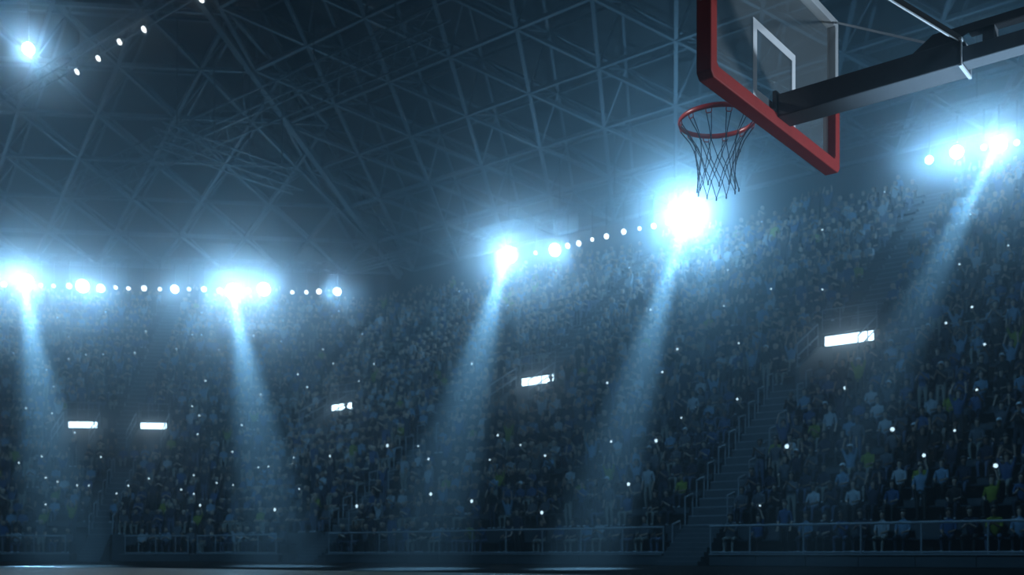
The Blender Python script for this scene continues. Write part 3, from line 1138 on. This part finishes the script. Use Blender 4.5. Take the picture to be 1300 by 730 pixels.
# ------------------------------------------------------------------ people
def skeleton(pose):
    """joints (name -> position, radius) and bones with the region they belong to; facing -Y, feet at z = 0"""
    V = Vector
    J, bones = {}, []
    sit = pose in ('sit', 'sit_cheer', 'sit_lean', 'sit_phone', 'sit_phone_low')
    hz = 0.52 if sit else 0.92
    lean = {'sit_lean': -0.20, 'sit': -0.03}.get(pose, 0.0)
    J['pelvis'] = (V((0, 0, hz)), 0.125)
    J['waist'] = (V((0, lean * 0.4, hz + 0.18)), 0.115)
    J['chest'] = (V((0, lean * 0.8, hz + 0.36)), 0.135)
    J['throat'] = (V((0, lean, hz + 0.50)), 0.060)
    J['neck'] = (V((0, lean * 1.1 - 0.01, hz + 0.56)), 0.050)
    J['jaw'] = (V((0, lean * 1.2 - 0.025, hz + 0.64)), 0.074)
    J['head'] = (V((0, lean * 1.25 - 0.02, hz + 0.72)), 0.088)
    J['crown'] = (V((0, lean * 1.25 - 0.01, hz + 0.79)), 0.060)
    bones += [('pelvis', 'waist', 'shirt'), ('waist', 'chest', 'shirt'), ('chest', 'throat', 'shirt'), ('throat', 'neck', 'skin'), ('neck', 'jaw', 'skin'), ('jaw', 'head', 'skin'), ('head', 'crown', 'skin')]
    for sg, sd in ((-1, 'l'), (1, 'r')):
        sh_ = V((sg * 0.175, lean * 0.85, hz + 0.44))
        if pose in ('sit',):
            el, ha = V((sg * 0.21, lean - 0.08, hz + 0.18)), V((sg * 0.12, -0.32, hz + 0.12))
        elif pose == 'sit_lean':
            el, ha = V((sg * 0.20, -0.28, hz + 0.20)), V((sg * 0.06, -0.42, hz + 0.30))
        elif pose in ('sit_cheer', 'stand_cheer'):
            el, ha = V((sg * 0.25, -0.06, hz + 0.66)), V((sg * (0.20 + 0.04 * sg), -0.10, hz + 0.92))
        elif pose == 'stand_clap':
            el, ha = V((sg * 0.22, -0.12, hz + 0.22)), V((sg * 0.045, -0.34, hz + 0.40))
        elif pose == 'stand':
            el, ha = V((sg * 0.24, 0.03, hz + 0.17)), V((sg * 0.23, -0.06, hz - 0.06))
        elif pose in ('sit_phone', 'stand_phone'):
            if sg == 1:
                el, ha = V((0.24, -0.10, hz + 0.62)), V((0.17, -0.16, hz + 0.88))
            else:
                el, ha = V((-0.23, -0.02, hz + 0.18)), V((-0.14, -0.26, hz + 0.10))
        else:  # sit_phone_low
            if sg == 1:
                el, ha = V((0.24, -0.14, hz + 0.28)), V((0.12, -0.34, hz + 0.50))
            else:
                el, ha = V((-0.23, -0.08, hz + 0.18)), V((-0.12, -0.32, hz + 0.12))
        J['sh' + sd], J['el' + sd], J['wr' + sd] = (sh_, 0.062), (el, 0.045), (ha, 0.030)
        dr = (ha - el).normalized()
        J['pa' + sd] = (ha + dr * 0.07, 0.034)
        bones += [('chest', 'sh' + sd, 'shirt'), ('sh' + sd, 'el' + sd, 'shirt'), ('el' + sd, 'wr' + sd, 'skin'), ('wr' + sd, 'pa' + sd, 'skin')]
        J['hip' + sd] = (V((sg * 0.095, -0.01, hz - 0.03)), 0.098)
        if sit:
            w_ = 0.15 if pose == 'sit_lean' else 0.11
            J['kn' + sd] = (V((sg * (w_ + 0.03), -0.42, 0.50)), 0.062)
            J['an' + sd] = (V((sg * w_, -0.40, 0.10)), 0.042)
        else:
            J['kn' + sd] = (V((sg * 0.11, -0.03, 0.50)), 0.062)
            J['an' + sd] = (V((sg * 0.11, 0.02, 0.10)), 0.042)
        a_ = J['an' + sd][0]
        J['he' + sd] = (V((a_.x, a_.y, 0.05)), 0.045)
        J['to' + sd] = (V((a_.x + sg * 0.03, a_.y - 0.17, 0.04)), 0.038)
        bones += [('pelvis', 'hip' + sd, 'trousers'), ('hip' + sd, 'kn' + sd, 'trousers'), ('kn' + sd, 'an' + sd, 'trousers'), ('an' + sd, 'he' + sd, 'shoes'), ('he' + sd, 'to' + sd, 'shoes')]
    return J, bones, hz


REGION = ['skin', 'shirt', 'trousers', 'shoes']


def add_fingers(J, bones):
    for sd in 'lr':
        pa, wr = J['pa' + sd][0], J['wr' + sd][0]
        d = (pa - wr).normalized()
        sx = d.cross(Vector((0, 1, 0.2))).normalized()
        nrm = d.cross(sx).normalized()
        for i, (k, L) in enumerate(((-1, 0.070), (-0.33, 0.082), (0.33, 0.078), (1, 0.062))):
            b0 = pa + d * 0.018 + sx * (0.028 * k)
            b1_ = b0 + d * (L * 0.55) + sx * (0.010 * k)
            b2_ = b1_ + d * (L * 0.4) + nrm * 0.018
            J['f%d0%s' % (i, sd)], J['f%d1%s' % (i, sd)], J['f%d2%s' % (i, sd)] = (b0, 0.0105), (b1_, 0.0095), (b2_, 0.008)
            bones += [('pa' + sd, 'f%d0%s' % (i, sd), 'skin'), ('f%d0%s' % (i, sd), 'f%d1%s' % (i, sd), 'skin'), ('f%d1%s' % (i, sd), 'f%d2%s' % (i, sd), 'skin')]
        s_ = -1 if sd == 'l' else 1
        t0 = wr.lerp(pa, 0.45) - sx * (0.038 * s_)
        t1 = t0 + d * 0.035 - sx * (0.022 * s_)
        J['t0' + sd], J['t1' + sd] = (t0, 0.012), (t1, 0.0095)
        bones += [('wr' + sd, 't0' + sd, 'skin'), ('t0' + sd, 't1' + sd, 'skin')]


def body_mesh(pose, fine):
    J, bones, hz = skeleton(pose)
    base_bones = list(bones)
    if fine:
        add_fingers(J, bones)
    names = list(J)
    me = bpy.data.meshes.new('tmp')
    me.from_pydata([tuple(J[n_][0]) for n_ in names], [(names.index(a), names.index(b_)) for a, b_, _ in bones], [])
    o = bpy.data.objects.new('tmp', me)
    COL.objects.link(o)
    md = o.modifiers.new('skin', 'SKIN')
    md.use_smooth_shade = True
    for i, n_ in enumerate(names):
        sv = me.skin_vertices[0].data[i]
        r = J[n_][1]
        fx = 1.25 if n_ in ('chest', 'waist', 'pelvis') else 1.0
        sv.radius = (r * fx, r)
        sv.use_root = n_ == 'pelvis'
    if fine:
        sb = o.modifiers.new('sub', 'SUBSURF')
        sb.levels = 1
    dg = bpy.context.evaluated_depsgraph_get()
    dg.update()
    res = bpy.data.meshes.new_from_object(o.evaluated_get(dg))
    bpy.data.objects.remove(o)
    bpy.data.meshes.remove(me)
    if fine:                         # nose, brow and chin
        hc = J['head'][0]
        for v in res.vertices:
            d = v.co - hc
            if d.length < 0.17 and d.y < -0.04:
                if abs(d.x) < 0.028 and -0.055 < d.z < 0.02:
                    v.co.y -= 0.022 * (1 - abs(d.x) / 0.03)
                elif 0.0 < d.z < 0.03 and 0.02 < abs(d.x) < 0.05:
                    v.co.y += 0.010
    # region of every face = the nearest bone
    segs = [(J[a][0], J[b_][0], REGION.index(t), (J[a][1] + J[b_][1]) / 2) for a, b_, t in bones]
    idx = []
    for p in res.polygons:
        c = Vector(p.center)
        best, bi = 1e9, 0
        for a, b_, t, r in segs:
            ab = b_ - a
            f_ = max(0.0, min(1.0, (c - a).dot(ab) / max(ab.length_squared, 1e-9)))
            dd = (c - a - ab * f_).length - r * 0.9
            if dd < best:
                best, bi = dd, t
        idx.append(bi)
    res.materials.clear()
    for k_ in REGION:
        res.materials.append(M[k_])
    res.polygons.foreach_set('material_index', idx)
    zmin = min(v.co.z for v in res.vertices)
    for v in res.vertices:
        v.co.z -= zmin
    res.name = 'person_' + pose
    return res, idx, J


POSES = ['sit', 'sit_lean', 'sit_cheer', 'stand_cheer', 'stand_clap', 'stand', 'sit_phone', 'sit_phone_low', 'stand_phone']
FINE, COARSE, HAND, HEAD = {}, {}, {}, {}
for ps_ in POSES:
    me, idx, J = body_mesh(ps_, True)
    FINE[ps_] = me
    HAND[ps_] = J['par'][0]
    HEAD[ps_] = J['head'][0]
    c_me, c_idx, _ = body_mesh(ps_, False)
    vs = [tuple(v.co) for v in c_me.vertices]
    fs = [tuple(p.vertices) for p in c_me.polygons]
    hc = J['head'][0]
    reg = []
    for p, r in zip(c_me.polygons, c_idx):
        d = Vector(p.center) - hc
        if r == 0 and d.length < 0.2 and (d.z > 0.055 or d.y > 0.03):
            r = 4
        reg.append(r)
    COARSE[ps_] = (vs, fs, reg)


def hair_mesh(name, m, long=False, visor=False):
    h = MB()
    n_ = 14
    rings = []
    for k_ in range(6):
        t = k_ / 5 * 1.75
        rings.append([Vector((0.098 * math.sin(t) * math.cos(a), 0.012 + 0.108 * math.sin(t) * math.sin(a) + (0.0), 0.02 + 0.105 * math.cos(t) - (0.05 if long and k_ == 5 and math.sin(a) > -0.3 else 0) + (0.045 if math.sin(a) < -0.5 and k_ >= 4 else 0)))
                      for a in [2 * math.pi * i / n_ for i in range(n_)]])
    for r in rings:
        h.v.extend(r)
    for k_ in range(5):
        for i in range(n_):
            j = (i + 1) % n_
            h.f.append([k_ * n_ + i, k_ * n_ + j, (k_ + 1) * n_ + j, (k_ + 1) * n_ + i])
    if visor:
        h.box(Vector((0, -0.135, 0.035)), Vector((1, 0, 0)), Vector((0, 1, 0)), UP, 0.065, 0.05, 0.006)
    return h.mesh(name, m, True)


HAIR = hair_mesh('hair', M['hair'], True)
CAP = hair_mesh('cap', M['cap'], False, True)

# ---- camera flashes: image column, row and size
FLASH = [(17, 450, 1), (41, 411, 1), (73, 405, 1), (134, 396, 1), (87, 429, 1), (87, 454, 1), (109, 452, 1), (131, 449, 1), (171, 449, 1), (185, 419, 1), (224, 445, 1), (244, 428, 1), (256, 426, 1), (256, 396, 1), (292, 410, 1),
         (278, 447, 1), (316, 462, 1), (322, 426, 2), (357, 434, 1), (410, 442, 1), (422, 400, 1), (430, 397, 1), (460, 425, 1), (475, 460, 1), (378, 478, 1), (331, 500, 1), (307, 543, 1), (253, 528, 1), (244, 519, 1), (251, 554, 1),
         (261, 486, 1), (68, 494, 1), (59, 472, 1), (33, 519, 1), (66, 527, 1), (95, 548, 1), (423, 459, 1), (456, 483, 1), (390, 489, 1),
         (24, 587, 1), (53, 582, 1), (128, 581, 1), (58, 609, 1), (73, 614, 1), (98, 619, 1), (113, 615, 1), (163, 616, 1), (189, 608, 1), (148, 626, 1), (58, 640, 1), (230, 621, 1), (246, 602, 1), (246, 626, 1), (254, 642, 2), (275, 615, 1),
         (296, 618, 1), (295, 573, 1), (328, 596, 1), (341, 593, 1), (371, 589, 1), (373, 581, 1), (380, 623, 1), (349, 644, 3),
         (419, 580, 2), (492, 575, 3), (544, 582, 2), (547, 627, 3), (453, 644, 3), (599, 637, 3), (632, 555, 2), (688, 648, 3), (692, 582, 2), (776, 560, 2), (833, 562, 3), (798, 617, 3), (661, 567, 1), (622, 582, 1), (531, 567, 1),
         (583, 368, 1), (645, 386, 1), (599, 463, 2), (706, 342, 1), (799, 341, 1), (826, 398, 2), (860, 442, 2), (841, 471, 2), (771, 488, 2), (924, 341, 2), (919, 390, 1), (938, 439, 1), (936, 510, 2), (865, 533, 1),
         (1123, 243, 1), (967, 283, 1), (1044, 293, 1), (1232, 272, 1), (1218, 333, 1), (1280, 309, 1), (979, 368, 1), (1044, 370, 1), (1234, 392, 2), (1201, 408, 2), (1250, 437, 2), (1073, 496, 3), (1133, 548, 4), (1240, 499, 2), (1212, 547, 2),
         (999, 571, 4), (1173, 580, 3), (1264, 595, 4), (965, 645, 1)]
RNG = random.Random(11)
people = []                          # section, row, along, pose, shirt index, cap, position
phones = []
taken = {}


def body_e(pose, i):
    return row_e(i) + (0.62 if pose.startswith('sit') else 0.34) + (0.05 if i == 0 else 0)


def row_free(sec, i, a):
    return any(p + 0.2 < a < q - 0.2 for p, q in spans(sec, i))


SPANS = {(id(s_), i): spans(s_, i) for s_ in (RS, LS) for i in range(NROW)}
for x, y, sz in FLASH:
    best = None
    for sec in (RS, LS):
        for i in range(1 if y < 640 else 0, NROW):
            for ps_ in ('sit_phone', 'sit_phone_low', 'stand_phone'):
                e = body_e(ps_, i) + HAND[ps_].y - 0.03
                a = sec.at(x, e)
                n_, m_ = mitre(e)
                if (sec is RS and a < n_) or (sec is LS and a > m_):
                    continue
                err = abs(sec.zat(x, y, e) - (row_z(i) + HAND[ps_].z + 0.08))
                if not any(p + 0.15 < a - HAND[ps_].x < q - 0.15 for p, q in SPANS[(id(sec), i)]):
                    err += 0.6
                if best is None or err < best[0]:
                    best = (err, sec, i, ps_, a, e)
    err, sec, i, ps_, a, e = best
    pa = a - HAND[ps_].x
    taken.setdefault((id(sec), i), []).append(pa)
    people.append([sec, i, pa, ps_, RNG.choices(range(len(SHIRTS)), SHIRT_W)[0], RNG.random() < 0.06])
    phones.append((sec, i, a, e, row_z(i) + HAND[ps_].z + 0.08, sz, x, y))

YELLOW = [(1160, 612), (1275, 640), (1098, 578), (1030, 553), (960, 556), (215, 640), (330, 655), (104, 655), (62, 656), (245, 655), (980, 300), (1100, 350), (565, 610), (415, 632), (745, 610), (880, 610)]
for sec in (RS, LS):
    for i in range(NROW):
        for p, q in SPANS[(id(sec), i)]:
            a = p + 0.32 + RNG.random() * 0.15
            while a < q - 0.28:
                if RNG.random() < 0.95 and all(abs(a - t) > 0.54 for t in taken.get((id(sec), i), [])):
                    ps_ = RNG.choices(['sit', 'sit_lean', 'sit_cheer', 'stand_cheer', 'stand_clap', 'stand'], [44, 26, 12, 6, 5, 7] if i else [46, 40, 8, 0, 0, 6])[0]
                    people.append([sec, i, a, ps_, RNG.choices(range(len(SHIRTS)), SHIRT_W)[0], RNG.random() < 0.07])
                a += 0.60 + RNG.random() * 0.07
for x, y in YELLOW:
    bi, bd = None, 1e9
    for k_, pp in enumerate(people):
        c = pp[0].P(body_e(pp[3], pp[1]), pp[2], row_z(pp[1]) + 0.9)
        u, v_ = pix(c)
        d = math.hypot(u - x, v_ - y)
        if d < bd:
            bd, bi = d, k_
    people[bi][4] = 5


def spot(pp):
    sec, i, a, ps_ = pp[:4]
    return sec.P(body_e(ps_, i), a, row_z(i))


vis = [k_ for k_, pp in enumerate(people) if seen(spot(pp) + UP * 0.9)]
vis.sort(key=lambda k_: spot(people[k_]).y)
near = set(vis[:300])
POSE_TXT = {'sit': 'seated upright', 'sit_lean': 'leaning forward', 'sit_cheer': 'with arms up', 'stand_cheer': 'standing arms up', 'stand_clap': 'standing clapping', 'stand': 'standing still',
            'sit_phone': 'lifting phone', 'sit_phone_low': 'holding phone', 'stand_phone': 'standing with phone'}
# seat count away from the stairs, per row
count = {}
for k_ in sorted(near, key=lambda q: abs(people[q][2] + 17.15)):
    sec, i, a = people[k_][:3]
    key = (id(sec), i, a > -17.15)
    count[key] = count.get(key, 0) + 1
    people[k_].append((count[key], a > -17.15))
for k_ in sorted(near, key=lambda q: (people[q][1], people[q][2])):
    sec, i, a, ps_, si, cap, (cn, right) = people[k_]
    o = bpy.data.objects.new('person', FINE[ps_])
    COL.objects.link(o)
    o.location = spot(people[k_])
    o.rotation_euler = (0, 0, sec.rot + RNG.uniform(-0.06, 0.06))
    sc_ = RNG.uniform(0.97, 1.03)
    o.scale = (sc_, sc_, sc_)
    o.color = SHIRTS[si][1] + (1,)
    row = 'front row' if i == 0 else nth(i + 1) + ' row'
    tag(o, 'person in %s shirt %s, %s, %s %s of stairs' % (SHIRTS[si][0], POSE_TXT[ps_].replace(',', ''), row, nth(cn), 'right' if right else 'left'), 'person', 'spectators in the lower rows of the right stand')
    h = bpy.data.objects.new('cap' if cap else 'hair', CAP if cap else HAIR)
    COL.objects.link(h)
    h.parent = o
    h.location = HEAD[ps_]
    if cap:
        h['label'] = 'white cap'

# everyone else as one crowd
cv, cf, cc = [], [], []
PAL = {}
for k_, pp in enumerate(people):
    if k_ in near:
        continue
    sec, i, a, ps_, si, cap = pp[:6]
    vs, fs, reg = COARSE[ps_]
    mt = Matrix.Translation(spot(pp)) @ Matrix.Rotation(sec.rot + RNG.uniform(-.15, .15), 4, 'Z')
    sc_ = RNG.uniform(0.96, 1.04)
    b_ = len(cv)
    m00, m01, m10, m11 = mt[0][0] * sc_, mt[0][1] * sc_, mt[1][0] * sc_, mt[1][1] * sc_
    tx, ty, tz = mt[0][3], mt[1][3], mt[2][3]
    cv.extend([(m00 * x + m01 * y + tx, m10 * x + m11 * y + ty, z * sc_ + tz) for x, y, z in vs])
    cf.extend([tuple(q + b_ for q in f_) for f_ in fs])
    sk, lg = RNG.choice(SKINS), RNG.choice(LEGS)
    hr = (0.8, 0.82, 0.85) if cap else RNG.choice([(0.03, 0.025, 0.02), (0.05, 0.035, 0.025), (0.12, 0.08, 0.04)])
    pal = (sk, SHIRTS[si][1], lg, (0.05, 0.05, 0.05) if RNG.random() < .6 else (0.6, 0.6, 0.62), hr)
    for f_, r in zip(fs, reg):
        cc.extend((pal[r] + (1.0,)) * len(f_))
cme = bpy.data.meshes.new('crowd')
cme.from_pydata(cv, [], cf)
ca = cme.color_attributes.new('colour', 'FLOAT_COLOR', 'CORNER')
ca.data.foreach_set('color', cc)
cme.materials.append(M['crowd'])
cro = bpy.data.objects.new('crowd', cme)
COL.objects.link(cro)
tag(cro, 'packed crowd of spectators filling the upper rows of both stands', 'crowd', kind='stuff')

# phones with their flash
ph = MB()
ph.box(Vector((0, 0, 0)), Vector((1, 0, 0)), Vector((0, 1, 0)), UP, 0.038, 0.005, 0.075)
PH = ph.mesh('phone', M['phone'])
fm = MB()
fm.lathe([(1.0, 0.0), (0.92, 0.35), (0.6, 0.75), (0.05, 0.95)], Vector((0, 0, 0)), Vector((0, -1, 0)), 12)
FM = fm.mesh('flash_bloom', M['flash'], True)
cnt = {}
for sec, i, a, e, z, sz, x, y in sorted(phones, key=lambda t: (t[1], t[2])):
    o = bpy.data.objects.new('phone', PH)
    COL.objects.link(o)
    o.location = sec.P(e, a, z)
    o.rotation_euler = (0, 0, sec.rot)
    st = 'right' if sec is RS else 'left'
    cnt[(st, i)] = cnt.get((st, i), 0) + 1
    row = 'front row' if i == 0 else nth(i + 1) + ' row'
    big = {1: 'tiny', 2: 'small', 3: 'bright', 4: 'dazzling'}[sz]
    tag(o, 'phone with %s white flash, %s of the %s stand, %s from its left' % (big, row, st, nth(cnt[(st, i)])), 'phone', 'camera flashes in the %s stand' % st)
    f_ = bpy.data.objects.new('flash_bloom', FM)
    COL.objects.link(f_)
    f_.parent = o
    f_.location = (0, -0.006, 0.03)
    r = {1: 1.1, 2: 1.5, 3: 2.2, 4: 2.8}[sz] * o.location.y / F  # wider than a phone LED, the disc includes the bloom of the flash
    f_.scale = (r, 0.03, r)
